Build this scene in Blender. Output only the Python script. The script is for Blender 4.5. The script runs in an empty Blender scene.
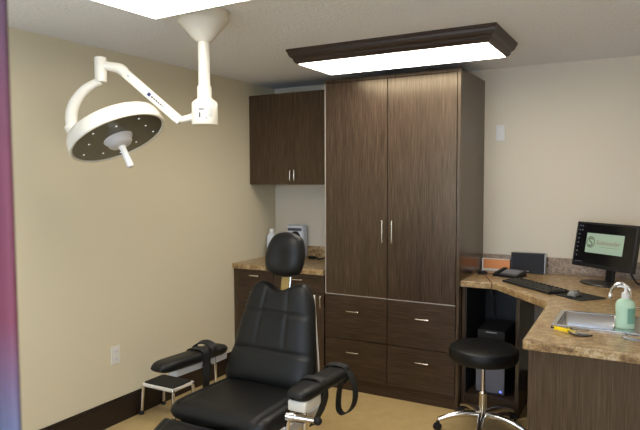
import bpy, bmesh, math, random
from mathutils import Vector, Matrix, Euler
random.seed(7)
S = bpy.context.scene
COL = S.collection
PI = math.pi

# ------------------------------------------------------------------ view
S.view_settings.view_transform = 'Standard'
S.view_settings.look = 'None'
S.view_settings.gamma = 1.0
S.view_settings.use_curve_mapping = False
S.view_settings.exposure = 0.07
S.cycles.use_denoising = True
S.cycles.max_bounces = 10
S.cycles.diffuse_bounces = 6

# ------------------------------------------------------------------ materials
def srgb(r, g, b):
    f = lambda c: (c/255/12.92) if c/255 <= .04045 else ((c/255+.055)/1.055)**2.4
    return (f(r), f(g), f(b), 1)

def new_mat(name):
    m = bpy.data.materials.new(name); m.use_nodes = True
    n = m.node_tree.nodes; l = m.node_tree.links
    return m, n, l, n['Principled BSDF']

def plain(name, col, rough=.5, metal=0, spec=.5, bump=None, coat=0, transmission=0, ior=1.45):
    m, n, l, b = new_mat(name)
    b.inputs['Base Color'].default_value = (*col[:3], 1)
    b.inputs['Roughness'].default_value = rough
    b.inputs['Metallic'].default_value = metal
    b.inputs['Specular IOR Level'].default_value = spec
    b.inputs['Coat Weight'].default_value = coat
    b.inputs['Transmission Weight'].default_value = transmission
    b.inputs['IOR'].default_value = ior
    if bump:
        sc, st, d = bump
        tc = n.new('ShaderNodeTexCoord'); ns = n.new('ShaderNodeTexNoise'); bp = n.new('ShaderNodeBump')
        ns.inputs['Scale'].default_value = sc; ns.inputs['Detail'].default_value = 4
        bp.inputs['Strength'].default_value = st; bp.inputs['Distance'].default_value = d
        l.new(tc.outputs['Object'], ns.inputs['Vector']); l.new(ns.outputs['Fac'], bp.inputs['Height'])
        l.new(bp.outputs['Normal'], b.inputs['Normal'])
    return m

def ramp_mat(name, scale, stops, rough=.5, detail=6, spec=.5, noise_rough=.6, bump=0, second=None, tint=None):
    """colour from stretched noise in object space, optionally multiplied by a second noise"""
    m, n, l, b = new_mat(name)
    tc = n.new('ShaderNodeTexCoord'); mp = n.new('ShaderNodeMapping'); ns = n.new('ShaderNodeTexNoise'); cr = n.new('ShaderNodeValToRGB')
    mp.inputs['Scale'].default_value = scale
    ns.inputs['Scale'].default_value = 1; ns.inputs['Detail'].default_value = detail; ns.inputs['Roughness'].default_value = noise_rough
    e = cr.color_ramp.elements
    e[0].position, e[0].color = stops[0]; e[1].position, e[1].color = stops[-1]
    for p, c in stops[1:-1]:
        k = e.new(p); k.color = c
    l.new(tc.outputs['Object'], mp.inputs['Vector']); l.new(mp.outputs['Vector'], ns.inputs['Vector'])
    l.new(ns.outputs['Fac'], cr.inputs['Fac'])
    out = cr.outputs['Color']
    if second:
        sc2, stops2 = second
        mp2 = n.new('ShaderNodeMapping'); ns2 = n.new('ShaderNodeTexNoise'); cr2 = n.new('ShaderNodeValToRGB'); mx = n.new('ShaderNodeMix')
        mp2.inputs['Scale'].default_value = sc2; ns2.inputs['Scale'].default_value = 1; ns2.inputs['Detail'].default_value = 4
        e2 = cr2.color_ramp.elements
        e2[0].position, e2[0].color = stops2[0]; e2[1].position, e2[1].color = stops2[-1]
        mx.data_type = 'RGBA'; mx.blend_type = 'MULTIPLY'; mx.inputs['Factor'].default_value = 1
        l.new(tc.outputs['Object'], mp2.inputs['Vector']); l.new(mp2.outputs['Vector'], ns2.inputs['Vector']); l.new(ns2.outputs['Fac'], cr2.inputs['Fac'])
        l.new(out, mx.inputs[6]); l.new(cr2.outputs['Color'], mx.inputs[7]); out = mx.outputs[2]
    l.new(out, b.inputs['Base Color'])
    b.inputs['Roughness'].default_value = rough; b.inputs['Specular IOR Level'].default_value = spec
    if tint: b.inputs['Specular Tint'].default_value = tint
    if bump:
        bp = n.new('ShaderNodeBump'); bp.inputs['Strength'].default_value = bump; bp.inputs['Distance'].default_value = .002
        l.new(ns.outputs['Fac'], bp.inputs['Height']); l.new(bp.outputs['Normal'], b.inputs['Normal'])
    return m

def g(v): return (v, v, v, 1)
WD = [(.30, (.024, .014, .009, 1)), (.52, (.050, .031, .021, 1)), (.72, (.090, .059, .041, 1))]
M = {}
M['wood_v'] = ramp_mat('dark_laminate_vertical_grain', (170, 170, 5), WD, rough=.27, spec=.7, second=((22, 22, 1.2), [(.3, g(.82)), (.7, g(1.1))]), tint=(1, .82, .58, 1))
M['wood_h'] = ramp_mat('dark_laminate_horizontal_grain', (5, 170, 170), WD, rough=.36, spec=.4, second=((1.2, 22, 22), [(.3, g(.82)), (.7, g(1.1))]), tint=(1, .82, .58, 1))
M['wood_dark'] = plain('dark_stained_trim', (.018, .010, .0075), rough=.4, bump=(60, .1, .002))
M['crown_wood'] = plain('dark_walnut_crown', (.036, .021, .015), rough=.4, bump=(60, .1, .002))
M['cabinet_inside'] = plain('black_laminate', (.020, .019, .020), rough=.55)
M['edge'] = plain('taupe_edge_strip', (.38, .34, .30), rough=.35)
M['granite'] = ramp_mat('brown_speckled_laminate', (26, 26, 26), [(.30, (.10, .050, .018, 1)), (.44, (.29, .175, .075, 1)), (.55, (.45, .31, .15, 1)), (.70, (.64, .53, .38, 1))],
                        rough=.28, detail=8, noise_rough=.72, second=((120, 120, 120), [(.36, g(.55)), (.50, g(1.0))]))
M['granite_splash'] = ramp_mat('brown_speckled_splash', (30, 30, 30), [(.28, (.13, .08, .05, 1)), (.5, (.30, .21, .14, 1)), (.72, (.46, .36, .27, 1))],
                        rough=.35, detail=8, noise_rough=.72, second=((120, 120, 120), [(.36, g(.6)), (.50, g(1.0))]))
M['wall_paint'] = plain('beige_wall_paint', (.68, .61, .495), rough=.75, spec=.25, bump=(180, .12, .002))
M['wall_paint_left'] = plain('warm_beige_wall_paint', (.67, .60, .435), rough=.7, spec=.3, bump=(180, .12, .002))
M['ceiling'] = plain('textured_ceiling_paint', (.78, .80, .86), rough=.9, spec=.1, bump=(55, .6, .012))
M['floor'] = ramp_mat('tan_vinyl_floor', (9, 9, 9), [(.3, (.45, .32, .14, 1)), (.5, (.51, .365, .165, 1)), (.7, (.57, .42, .20, 1))], rough=.42, detail=9, noise_rough=.75)
M['vinyl'] = plain('black_vinyl', (.0065, .0065, .0065), rough=.45, spec=.4, bump=(220, .12, .001))
M['stitch'] = plain('grey_stitching', (.05, .05, .05), rough=.6)
M['strap'] = plain('black_webbing', (.009, .009, .009), rough=.6, bump=(400, .3, .001))
M['white_metal'] = plain('white_enamel', (.72, .69, .62), rough=.3, spec=.5)
M['grey_metal'] = plain('pale_grey_enamel', (.50, .49, .50), rough=.35)
M['chrome'] = plain('chrome', (.72, .70, .68), rough=.12, metal=1)
M['steel'] = plain('brushed_steel', (.60, .60, .62), rough=.24, metal=1, bump=(90, .05, .001))
M['nickel'] = plain('satin_nickel', (.70, .66, .60), rough=.25, metal=1)
M['tan_post'] = plain('brass_toned_post', (.42, .28, .09), rough=.4, metal=.3)
M['black_plastic'] = plain('black_plastic', (.010, .010, .011), rough=.35)
M['matte_black'] = plain('matte_black_rubber', (.008, .008, .009), rough=.7)
M['key'] = plain('charcoal_keys', (.022, .021, .018), rough=.5)
M['slate'] = plain('slate_speaker_cloth', (.030, .031, .036), rough=.7, spec=.2, bump=(900, .3, .0005))
M['silver'] = plain('silver_plastic', (.40, .40, .40), rough=.35, metal=.5)
M['mouse_grey'] = plain('dark_silver_mouse_shell', (.16, .16, .16), rough=.3)
M['white_plastic'] = plain('white_plastic', (.72, .72, .72), rough=.4)
M['blue_white_plastic'] = plain('bluish_white_plastic', (.62, .66, .72), rough=.35)
M['ivory'] = plain('ivory_plate', (.74, .72, .66), rough=.4)
M['tower_grey'] = plain('dark_grey_tower_front', (.17, .17, .20), rough=.4)
M['ceramic_grey'] = plain('pale_grey_plastic', (.36, .36, .40), rough=.4)
M['screen_black'] = plain('dark_desktop_screen', (.006, .006, .007), rough=.15)
M['orange'] = plain('orange_card', (.80, .30, .10), rough=.4)
M['paper'] = plain('white_card', (.80, .78, .74), rough=.6)
M['yellow'] = plain('yellow_plastic', (.85, .58, .01), rough=.35)
M['dark_brown_plastic'] = plain('dark_brown_frame', (.035, .018, .012), rough=.3)
M['clear'] = plain('clear_plastic', (.92, .93, .92), rough=.05, transmission=.95, ior=1.3)
M['soap'] = plain('green_soap_bottle', (.52, .73, .54), rough=.25, transmission=.15)
M['soap_label'] = plain('dark_green_print', (.17, .35, .26), rough=.4)
M['lamp_lens'] = plain('dark_olive_lens', (.095, .088, .060), rough=.22)
M['print'] = plain('dark_print', (.08, .08, .10), rough=.5)
M['print_grey'] = plain('pale_print', (.50, .50, .50), rough=.5)
M['blue_print'] = plain('navy_print', (.02, .025, .10), rough=.5)
M['cord_brown'] = plain('brown_cord', (.10, .035, .012), rough=.5)
M['cord_orange'] = plain('red_orange_cord', (.45, .10, .03), rough=.5)

def emit(name, col, st, base=None):
    m, n, l, b = new_mat(name)
    b.inputs['Base Color'].default_value = (*(base or col)[:3], 1)
    b.inputs['Emission Color'].default_value = (*col[:3], 1)
    b.inputs['Emission Strength'].default_value = st
    b.inputs['Roughness'].default_value = .5
    return m
M['diffuser'] = emit('glowing_acrylic_diffuser', (1.0, .94, .82), 13.0)
M['led'] = emit('small_led', (.9, .95, 1.0), .7)
M['blue_led'] = emit('blue_power_light', (.12, .16, 1.0), 3.0)
M['screen_green'] = emit('pale_green_slide', (.36, .47, .33), .78, (.01, .01, .01))
M['screen_ink'] = emit('dark_green_slide_print', (.10, .11, .05), .6, (.01, .01, .01))
M['screen_ink_red'] = emit('brown_slide_print', (.27, .17, .11), .7, (.01, .01, .01))
M['screen_icon'] = emit('grey_desktop_icon', (.35, .40, .45), .25, (.01, .01, .01))

# curtain: cloth colour graded by height, blue-grey low, magenta mid, darker at top
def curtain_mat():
    m, n, l, b = new_mat('graded_curtain_cloth')
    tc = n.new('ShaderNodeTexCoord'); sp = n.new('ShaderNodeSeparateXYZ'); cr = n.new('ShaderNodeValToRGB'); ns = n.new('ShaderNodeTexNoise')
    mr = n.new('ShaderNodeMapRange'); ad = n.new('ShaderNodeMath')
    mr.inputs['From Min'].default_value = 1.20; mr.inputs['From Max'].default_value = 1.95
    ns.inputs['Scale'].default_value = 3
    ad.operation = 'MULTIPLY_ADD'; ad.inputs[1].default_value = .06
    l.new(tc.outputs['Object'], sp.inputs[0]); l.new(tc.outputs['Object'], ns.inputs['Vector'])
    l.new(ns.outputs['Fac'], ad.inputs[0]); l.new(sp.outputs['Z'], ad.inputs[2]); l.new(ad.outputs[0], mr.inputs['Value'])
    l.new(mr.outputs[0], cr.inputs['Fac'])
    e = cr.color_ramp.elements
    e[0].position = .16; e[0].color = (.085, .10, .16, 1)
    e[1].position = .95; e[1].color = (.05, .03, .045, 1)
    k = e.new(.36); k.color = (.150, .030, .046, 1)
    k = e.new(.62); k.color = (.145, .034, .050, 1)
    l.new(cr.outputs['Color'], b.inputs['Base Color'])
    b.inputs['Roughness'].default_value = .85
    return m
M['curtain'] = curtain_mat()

# ------------------------------------------------------------------ mesh helpers
class MB:
    def __init__(s): s.bm = bmesh.new()
    def _take(s, t, mat=None):
        if mat is not None: bmesh.ops.transform(t, matrix=mat, verts=t.verts[:])
        me = bpy.data.meshes.new('t'); t.to_mesh(me); t.free(); s.bm.from_mesh(me); bpy.data.meshes.remove(me)
        return s
    def box(s, x0, x1, y0, y1, z0, z1, bev=0, seg=2, mat=None):
        t = bmesh.new(); bmesh.ops.create_cube(t, size=1)
        for v in t.verts:
            v.co = ((x0+x1)/2+v.co.x*(x1-x0), (y0+y1)/2+v.co.y*(y1-y0), (z0+z1)/2+v.co.z*(z1-z0))
        if bev: bmesh.ops.bevel(t, geom=t.edges[:], offset=bev, segments=seg, affect='EDGES', profile=.5)
        return s._take(t, mat)
    def lathe(s, prof, n=32, mat=None, cap=True):
        """prof: (r, z) list around the z axis"""
        t = bmesh.new(); rings = []
        for r, z in prof:
            if r < 1e-6: rings.append([t.verts.new((0, 0, z))])
            else: rings.append([t.verts.new((r*math.cos(2*PI*i/n), r*math.sin(2*PI*i/n), z)) for i in range(n)])
        for a, b in zip(rings, rings[1:]):
            if len(a) == 1 and len(b) == 1: continue
            for i in range(n):
                j = (i+1) % n
                if len(a) == 1: t.faces.new((a[0], b[j], b[i]))
                elif len(b) == 1: t.faces.new((a[i], a[j], b[0]))
                else: t.faces.new((a[i], a[j], b[j], b[i]))
        if cap:
            if len(rings[0]) > 1: t.faces.new(rings[0][::-1])
            if len(rings[-1]) > 1: t.faces.new(rings[-1])
        bmesh.ops.recalc_face_normals(t, faces=t.faces[:])
        return s._take(t, mat)
    def rod(s, a, b, r, n=16, r2=None):
        a, b = Vector(a), Vector(b); d = b-a
        q = d.to_track_quat('Z', 'Y').to_matrix().to_4x4()
        return s.lathe([(r, 0), (r if r2 is None else r2, d.length)], n, Matrix.Translation(a) @ q)
    def tube(s, pts, r, n=12, smooth=6, closed=False):
        P = spline(pts, smooth) if smooth > 1 else [Vector(p) for p in pts]
        rr = r if isinstance(r, (list, tuple)) else None
        t = bmesh.new(); rings = []
        prev = None
        for i, p in enumerate(P):
            d = (P[min(i+1, len(P)-1)]-P[max(i-1, 0)]).normalized()
            if prev is None:
                u = d.orthogonal().normalized()
            else:
                u = (prev - d*prev.dot(d)).normalized()
            prev = u; v = d.cross(u)
            if rr:
                f = i/(len(P)-1)*(len(rr)-1); k = min(int(f), len(rr)-2); rad = rr[k]+(rr[k+1]-rr[k])*(f-k)
            else: rad = r
            rings.append([t.verts.new(p+(u*math.cos(2*PI*j/n)+v*math.sin(2*PI*j/n))*rad) for j in range(n)])
        for a, b in zip(rings, rings[1:]):
            for j in range(n): t.faces.new((a[j], a[(j+1) % n], b[(j+1) % n], b[j]))
        t.faces.new(rings[0][::-1]); t.faces.new(rings[-1])
        bmesh.ops.recalc_face_normals(t, faces=t.faces[:])
        return s._take(t)
    def ribbon(s, pts, width, th, smooth=6):
        """flat strap: width is a vector along which the band is wide"""
        P = spline(pts, smooth); w = Vector(width)/2
        t = bmesh.new(); rings = []
        for i, p in enumerate(P):
            d = (P[min(i+1, len(P)-1)]-P[max(i-1, 0)]).normalized()
            nn = d.cross(w)
            nn = nn.normalized()*th/2 if nn.length > 1e-9 else Vector((0, 0, th/2))
            rings.append([t.verts.new(p+a) for a in (w+nn, -w+nn, -w-nn, w-nn)])
        for a, b in zip(rings, rings[1:]):
            for j in range(4): t.faces.new((a[j], a[(j+1) % 4], b[(j+1) % 4], b[j]))
        t.faces.new(rings[0][::-1]); t.faces.new(rings[-1])
        bmesh.ops.recalc_face_normals(t, faces=t.faces[:])
        return s._take(t)
    def prism(s, poly, z0, z1, bev=0, hole=None, mat=None):
        t = bmesh.new()
        loops = [poly] + ([hole] if hole else [])
        edges = []
        for lp in loops:
            vs = [t.verts.new((x, y, z0)) for x, y in lp]
            edges += [t.edges.new((vs[i], vs[(i+1) % len(vs)])) for i in range(len(vs))]
        if hole: bmesh.ops.triangle_fill(t, use_beauty=True, use_dissolve=False, edges=edges)
        else: t.faces.new(t.verts[:])
        r = bmesh.ops.extrude_face_region(t, geom=t.faces[:])
        for v in [e for e in r['geom'] if isinstance(e, bmesh.types.BMVert)]: v.co.z = z1
        bmesh.ops.recalc_face_normals(t, faces=t.faces[:])
        if bev:
            es = [e for e in t.edges if len(e.link_faces) == 2 and e.calc_face_angle(0) > .6 and abs(e.verts[0].co.z-e.verts[1].co.z) < 1e-6]
            bmesh.ops.bevel(t, geom=es, offset=bev, segments=3, affect='EDGES', profile=.5)
        return s._take(t, mat)
    def cushion(s, fn, nu=40, nv=40):
        """fn(u, v) -> (front point, back point), u, v in -1..1; closed pillow"""
        t = bmesh.new()
        F = [[None]*(nv+1) for _ in range(nu+1)]; B = [[None]*(nv+1) for _ in range(nu+1)]
        sp = lambda k, n: math.sin((2*k/n-1)*PI/2)   # finer near borders
        for i in range(nu+1):
            for j in range(nv+1):
                f, b = fn(sp(i, nu), sp(j, nv))
                F[i][j] = t.verts.new(f)
                B[i][j] = F[i][j] if (i in (0, nu) or j in (0, nv)) else t.verts.new(b)
        for i in range(nu):
            for j in range(nv):
                t.faces.new((F[i][j], F[i+1][j], F[i+1][j+1], F[i][j+1]))
                q = (B[i][j], B[i][j+1], B[i+1][j+1], B[i+1][j])
                if len(set(q)) == 4 and not all(a in (F[i][j], F[i+1][j], F[i+1][j+1], F[i][j+1]) for a in q): t.faces.new(q)
        bmesh.ops.recalc_face_normals(t, faces=t.faces[:])
        return s._take(t)
    def obj(s, name, mat, parent=None, smooth=False, shift=None):
        me = bpy.data.meshes.new(name); 
        if shift is not None: bmesh.ops.translate(s.bm, vec=-Vector(shift), verts=s.bm.verts[:])
        s.bm.to_mesh(me); s.bm.free()
        o = bpy.data.objects.new(name, me); COL.objects.link(o)
        me.materials.append(M[mat] if isinstance(mat, str) else mat)
        if shift is not None: o.location = shift
        if parent is not None: o.parent = parent
        if smooth:
            for p in me.polygons: p.use_smooth = True
            if smooth != 'all':
                me.set_sharp_from_angle(angle=math.radians(40))
        return o

def spline(pts, k):
    P = [Vector(p) for p in pts]
    if len(P) < 3: return P
    out = []
    for i in range(len(P)-1):
        p0, p1, p2, p3 = P[max(i-1, 0)], P[i], P[i+1], P[min(i+2, len(P)-1)]
        for j in range(k):
            t = j/k
            out.append(.5*((2*p1)+(p2-p0)*t+(2*p0-5*p1+4*p2-p3)*t*t+(3*p1-p0-3*p2+p3)*t**3))
    out.append(P[-1]); return out

def tag(o, label, cat, group=None):
    o['label'] = label; o['category'] = cat
    if group: o['group'] = group
    return o
def thing(name, label, cat, loc=(0, 0, 0), rz=0, group=None):
    o = bpy.data.objects.new(name, None); COL.objects.link(o)
    o.empty_display_size = .1; o.location = loc; o.rotation_euler = (0, 0, rz)
    return tag(o, label, cat, group)
def struct(name, mb, mat):
    o = mb.obj(name, mat); o['kind'] = 'structure'; return o
def rnd(u, p=6): return max(0.0, 1-abs(u)**p)**.5

# ------------------------------------------------------------------ room
XL, YB, XR, ZC = -3.08, 4.65, .34, 2.44
XR2, YF, YJ = 1.5, -1.3, 2.2
struct('floor', MB().box(XL-.1, XR2+.1, YF-.1, YB+.1, -.1, 0), 'floor')
struct('ceiling', MB().box(XL-.1, XR2+.1, YF-.1, YB+.1, ZC, ZC+.1), 'ceiling')
struct('wall_left', MB().box(XL-.1, XL, YF-.1, YB+.1, 0, ZC), 'wall_paint_left')
struct('wall_back', MB().box(XL, XR2+.1, YB, YB+.1, 0, ZC), 'wall_paint')
struct('wall_right', MB().prism([(XR, YB), (XR, YJ), (XR2, YJ), (XR2, YF), (XR2+.1, YF), (XR2+.1, YB)], 0, ZC), 'wall_paint')
WX0, WX1, WZ0, WZ1 = -2.6, 1.2, .75, 2.2      # unseen window opening added behind the camera to brighten the room
struct('wall_front', MB().box(XL, WX0, YF-.1, YF, 0, ZC).box(WX1, XR2+.1, YF-.1, YF, 0, ZC).box(WX0, WX1, YF-.1, YF, 0, WZ0).box(WX0, WX1, YF-.1, YF, WZ1, ZC), 'wall_paint')
mw = MB()
for xx in (WX0, -1.35, -.08, WX1-.05): mw.box(xx, xx+.05, YF-.08, YF-.03, WZ0, WZ1, .004)
mw.box(WX0, WX1, YF-.08, YF-.03, WZ0, WZ0+.05, .004); mw.box(WX0, WX1, YF-.08, YF-.03, WZ1-.05, WZ1, .004)
struct('added_window_1', mw, 'white_plastic')
def base_profile(y0, y1):
    m = MB()
    m.box(XL, XL+.014, y0, y1, 0, .145, .002)
    m.box(XL, XL+.009, y0, y1, .145, .168, .003)
    return m
struct('baseboard_left', base_profile(YF, 4.035), 'wood_dark')
struct('baseboard_back', MB().box(-.755, XR, YB-.014, YB, 0, .165, .003), 'wood_dark')

# ------------------------------------------------------------------ ceiling light fixtures
def fixture(label, cx, cy, rz=0):
    t = thing('ceiling_light', label, 'ceiling light', (cx, cy, ZC), rz, 'fluorescent ceiling lights')
    hx, hy = .603, .222
    prof = [(.060, 0), (.060, -.012), (.054, -.020), (.050, -.034), (.042, -.048), (.030, -.056), (.026, -.064), (.026, -.072), (.014, -.086), (.002, -.089), (0, -.082), (0, 0)]
    tb = bmesh.new(); rings = []
    for o_, z in prof:
        rings.append([tb.verts.new((sx*(hx+o_), sy*(hy+o_), z)) for sx, sy in ((-1, -1), (1, -1), (1, 1), (-1, 1))])
    n = len(rings)
    for i in range(n):
        a, b = rings[i], rings[(i+1) % n]
        for j in range(4): tb.faces.new((a[j], a[(j+1) % 4], b[(j+1) % 4], b[j]))
    bmesh.ops.recalc_face_normals(tb, faces=tb.faces[:])
    m = MB(); m._take(tb); m.obj('frame', 'crown_wood', t)
    MB().box(-hx, hx, -hy, hy, -.092, -.078, .003).obj('diffuser', 'diffuser', t)
    return t
fixture('long ceiling light in a dark wood crown frame above the tall wardrobe cabinet', -1.425, 3.567)
fixture('bright ceiling light panel at the top edge beside the surgical lamp mount', -1.437, 1.830, math.radians(-2.5))

# ------------------------------------------------------------------ pulls
def pull(p, a, b, out, name='handle'):
    """bar pull between a and b, standing off by vector out"""
    a, b, out = Vector(a), Vector(b), Vector(out)
    m = MB(); d = (b-a).normalized()
    m.tube([a+out*.0, a+out*.7, a+out+d*.006, (a+b)/2+out*1.06, b+out-d*.006, b+out*.7, b], .0052, 10, 5)
    return m.obj(name, 'nickel', p, 'all')

# ------------------------------------------------------------------ tall wardrobe cabinet
TX0, TX1, TYF, TH = -2.208, -1.155, 4.02, 2.352
t = thing('wardrobe_cabinet', 'tall dark brown wardrobe cabinet with two long doors above four drawers', 'cabinet', ((TX0+TX1)/2, TYF, 0))
O = Vector(t.location)
def L(x, y, z): return (x-O.x, y-O.y, z-O.z)
def lbox(m, x0, x1, y0, y1, z0, z1, bev=0):
    return m.box(x0-O.x, x1-O.x, y0-O.y, y1-O.y, z0-O.z, z1-O.z, bev)
m = MB()
lbox(m, TX0, TX0+.022, TYF, YB-.004, 0, TH, .001); lbox(m, TX1-.022, TX1, TYF-.018, YB-.004, 0, TH, .001)
lbox(m, TX0+.022, TX1-.022, TYF-.018, YB-.004, TH-.022, TH, .001); lbox(m, TX0+.022, TX1-.022, TYF+.02, YB-.004, .10, .725)
lbox(m, TX0+.022, TX1-.022, TYF+.02, YB-.004, .74, TH-.022)
m.obj('carcass', 'wood_v', t)
m = MB(); lbox(m, TX0+.022, TX1-.022, TYF-.002, TYF+.02, 0, .095, .001); m.obj('toe_kick', 'wood_h', t)
xm = -1.686
doors = [(TX0+.010, xm-.003, -1.716), (xm+.003, TX1-.026, -1.641)]
for i, (a, b, hx) in enumerate(doors):
    m = MB(); lbox(m, a, b, TYF-.018, TYF+.002, .738, TH-.026, .0015); d = m.obj('door', 'wood_v', t)
    m = MB(); lbox(m, a, b, TYF-.0195, TYF-.016, .733, .7395)  # pale strip along the bottom edges and the first door's left edge
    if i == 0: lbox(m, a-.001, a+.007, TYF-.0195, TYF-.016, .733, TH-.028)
    m.obj('edge_strip', 'edge', d)
    pull(d, L(hx, TYF-.018, 1.150), L(hx, TYF-.018, 1.305), (0, -.028, 0))
for a, b, hx in ((TX0+.010, xm-.003, -1.960), (xm+.003, TX1-.026, -1.414)):
    for z0, z1, hz in ((.402, .727, .618), (.098, .397, .305)):
        m = MB(); lbox(m, a, b, TYF-.018, TYF+.002, z0, z1, .0015); d = m.obj('drawer', 'wood_h', t)
        pull(d, L(hx-.048, TYF-.018, hz), L(hx+.048, TYF-.018, hz), (0, -.026, 0))

# ------------------------------------------------------------------ upper cabinet
UX0, UX1, UY = XL, TX0-.002, 4.247
t = thing('wall_cabinet', 'dark brown two door cupboard hung high in the left corner', 'cabinet', ((UX0+UX1)/2, UY, 1.566)); O = Vector(t.location)
m = MB(); lbox(m, UX0+.001, UX1, UY+.018, YB, 1.566, 2.330, .001); m.obj('carcass', 'wood_v', t)
um = -2.634
for a, b, hx in ((UX0+.002, um-.0015, -2.652), (um+.0015, UX1-.001, -2.612)):
    m = MB(); lbox(m, a, b, UY, UY+.018, 1.568, 2.328, .0015); d = m.obj('door', 'wood_v', t)
    pull(d, L(hx, UY, 1.602), L(hx, UY, 1.682), (0, -.026, 0))

# ------------------------------------------------------------------ base cabinet on the left, worktop
BY = 4.005
t = thing('base_cabinet', 'low dark brown drawer cabinet behind the exam chair under the left worktop', 'cabinet', (-2.64, BY, 0)); O = Vector(t.location)
m = MB(); lbox(m, XL+.001, TX0-.002, BY+.02, YB-.004, .10, .868); lbox(m, XL+.001, TX0-.002, BY+.07, YB-.004, 0, .10)
lbox(m, XL+.001, -3.035, BY+.002, BY+.02, .10, .868); m.obj('carcass', 'wood_v', t)
for a, b, hx, zs in ((-3.033, -2.682, -2.857, ((.728, .864), (.575, .724), (.345, .571), (.105, .341))), (-2.678, -2.214, -2.446, ((.728, .864),))):
    for z0, z1 in zs:
        m = MB(); lbox(m, a, b, BY, BY+.02, z0, z1, .0015); d = m.obj('drawer', 'wood_h', t)
        hz = z1-.042 if z1-z0 < .16 else z1-.06
        pull(d, L(hx-.042, BY, hz), L(hx+.042, BY, hz), (0, -.026, 0))
m = MB(); lbox(m, -2.678, -2.214, BY, BY+.02, .105, .724, .0015); d = m.obj('door', 'wood_v', t)
pull(d, L(-2.232, BY, .618), L(-2.232, BY, .708), (0, -.026, 0))

t = thing('worktop', 'brown speckled worktop in the left corner behind the exam chair', 'worktop', (-2.64, 4.3, .87)); O = Vector(t.location)
m = MB(); lbox(m, XL+.001, TX0-.002, 3.982, YB-.001, .870, .912, .004); m.obj('slab', 'granite', t)
m = MB(); m.box(XL+.021, TX0-.002, YB-.021, YB-.001, .9125, 1.012, .003)
tag(m.obj('backsplash', 'granite'), 'brown speckled backsplash strip behind the left corner worktop', 'backsplash')

# ------------------------------------------------------------------ corner desk: open computer unit, return cabinet, worktop
CX0, CX1, CY = TX1+.002, -.765, 4.07
t = thing('open_cabinet', 'dark open fronted computer cabinet under the corner desk', 'cabinet', (-.96, CY, 0)); O = Vector(t.location)
m = MB(); lbox(m, CX0, CX0+.024, CY, YB-.02, 0, .868, .001); m.obj('side_panel', 'wood_v', t)
m = MB(); lbox(m, CX1-.024, CX1, CY, YB-.02, 0, .868, .001); m.obj('side_panel', 'wood_v', t)
m = MB(); lbox(m, CX0+.024, CX1-.024, YB-.04, YB-.022, .11, .868); m.obj('back_panel', 'cabinet_inside', t)
m = MB(); lbox(m, CX0+.024, CX1-.024, CY+.002, YB-.042, .095, .115); m.obj('shelf', 'wood_h', t)
m = MB(); lbox(m, CX0+.024, CX1-.024, CY+.01, CY+.03, 0, .094); m.obj('toe_kick', 'wood_h', t)
m = MB(); lbox(m, CX0+.0245, CX0+.030, CY+.012, YB-.042, .117, .866); m.obj('lining', 'cabinet_inside', t)

RX0, RY0 = -.467, 2.69
t = thing('sink_cabinet', 'dark brown cabinet end panel under the sink at lower right', 'cabinet', (-.06, RY0, 0)); O = Vector(t.location)
m = MB(); lbox(m, RX0, XR-.001, RY0, RY0+.02, 0, .868, .001); m.obj('end_panel', 'wood_v', t)
m = MB(); lbox(m, RX0+.001, RX0+.02, RY0+.021, 3.50, 0, .868, .001); m.obj('side_panel', 'wood_v', t)
m = MB(); lbox(m, RX0+.021, XR-.001, 3.48, 3.50, 0, .868, .001); m.obj('back_panel', 'cabinet_inside', t)

t = thing('desk_worktop', 'brown speckled corner desk worktop wrapping round to the sink', 'worktop', (-.4, 3.8, .868)); O = Vector(t.location)
poly = [(TX1+.001, YB-.001), (TX1+.001, 4.03), (-.935, 4.03), (-.905, 4.012), (-.53, 3.56), (-.512, 3.52), (-.487, 2.668), (-.480, 2.66), (XR-.001, 2.66), (XR-.001, YB-.001)]
hole = [(-.402, 3.003), (-.148, 3.003), (-.148, 3.340), (-.402, 3.340)]
MB().prism([(x-O.x, y-O.y) for x, y in poly], 0, .042, .005, [(x-O.x, y-O.y) for x, y in hole]).obj('slab', 'granite', t)
m = MB(); m.box(TX1+.001, XR-.022, YB-.021, YB-.001, .9105, 1.030, .003)
tag(m.obj('backsplash', 'granite_splash'), 'brown speckled backsplash strip behind the speaker and monitor', 'backsplash')
DZ = .9105

# sink
t = thing('sink', 'small square stainless steel sink set in the desk worktop', 'sink', (-.22, 3.17, DZ)); O = Vector(t.location)
def rrect(x0, x1, y0, y1, r, n=5):
    out = []
    for cx, cy, a in ((x1-r, y1-r, 0), (x0+r, y1-r, 90), (x0+r, y0+r, 180), (x1-r, y0+r, 270)):
        for i in range(n+1):
            an = math.radians(a+90*i/n); out.append((cx+r*math.cos(an), cy+r*math.sin(an)))
    return out
outer = [(x-O.x, y-O.y) for x, y in rrect(-.420, -.025, 2.985, 3.358, .02)]
inner = [(x-O.x, y-O.y) for x, y in rrect(-.396, -.154, 3.010, 3.333, .014)]
MB().prism(outer, 0, .005, .0015, inner).obj('rim', 'steel', t)
tb = bmesh.new(); rings = []
for sc, z in ((1.0, .003), (.985, -.10), (.965, -.142), (.93, -.150), (.12, -.152)):
    cx = sum(p[0] for p in inner)/len(inner); cy = sum(p[1] for p in inner)/len(inner)
    rings.append([tb.verts.new((cx+(x-cx)*sc, cy+(y-cy)*sc, z)) for x, y in inner])
for a, b in zip(rings, rings[1:]):
    for i in range(len(a)): tb.faces.new((a[i], b[i], b[(i+1) % len(a)], a[(i+1) % len(a)]))
tb.faces.new(rings[-1])
m = MB(); m._take(tb); o = m.obj('basin', 'steel', t, True)
sm = o.modifiers.new('thick', 'SOLIDIFY'); sm.thickness = .0015; sm.offset = 0
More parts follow.
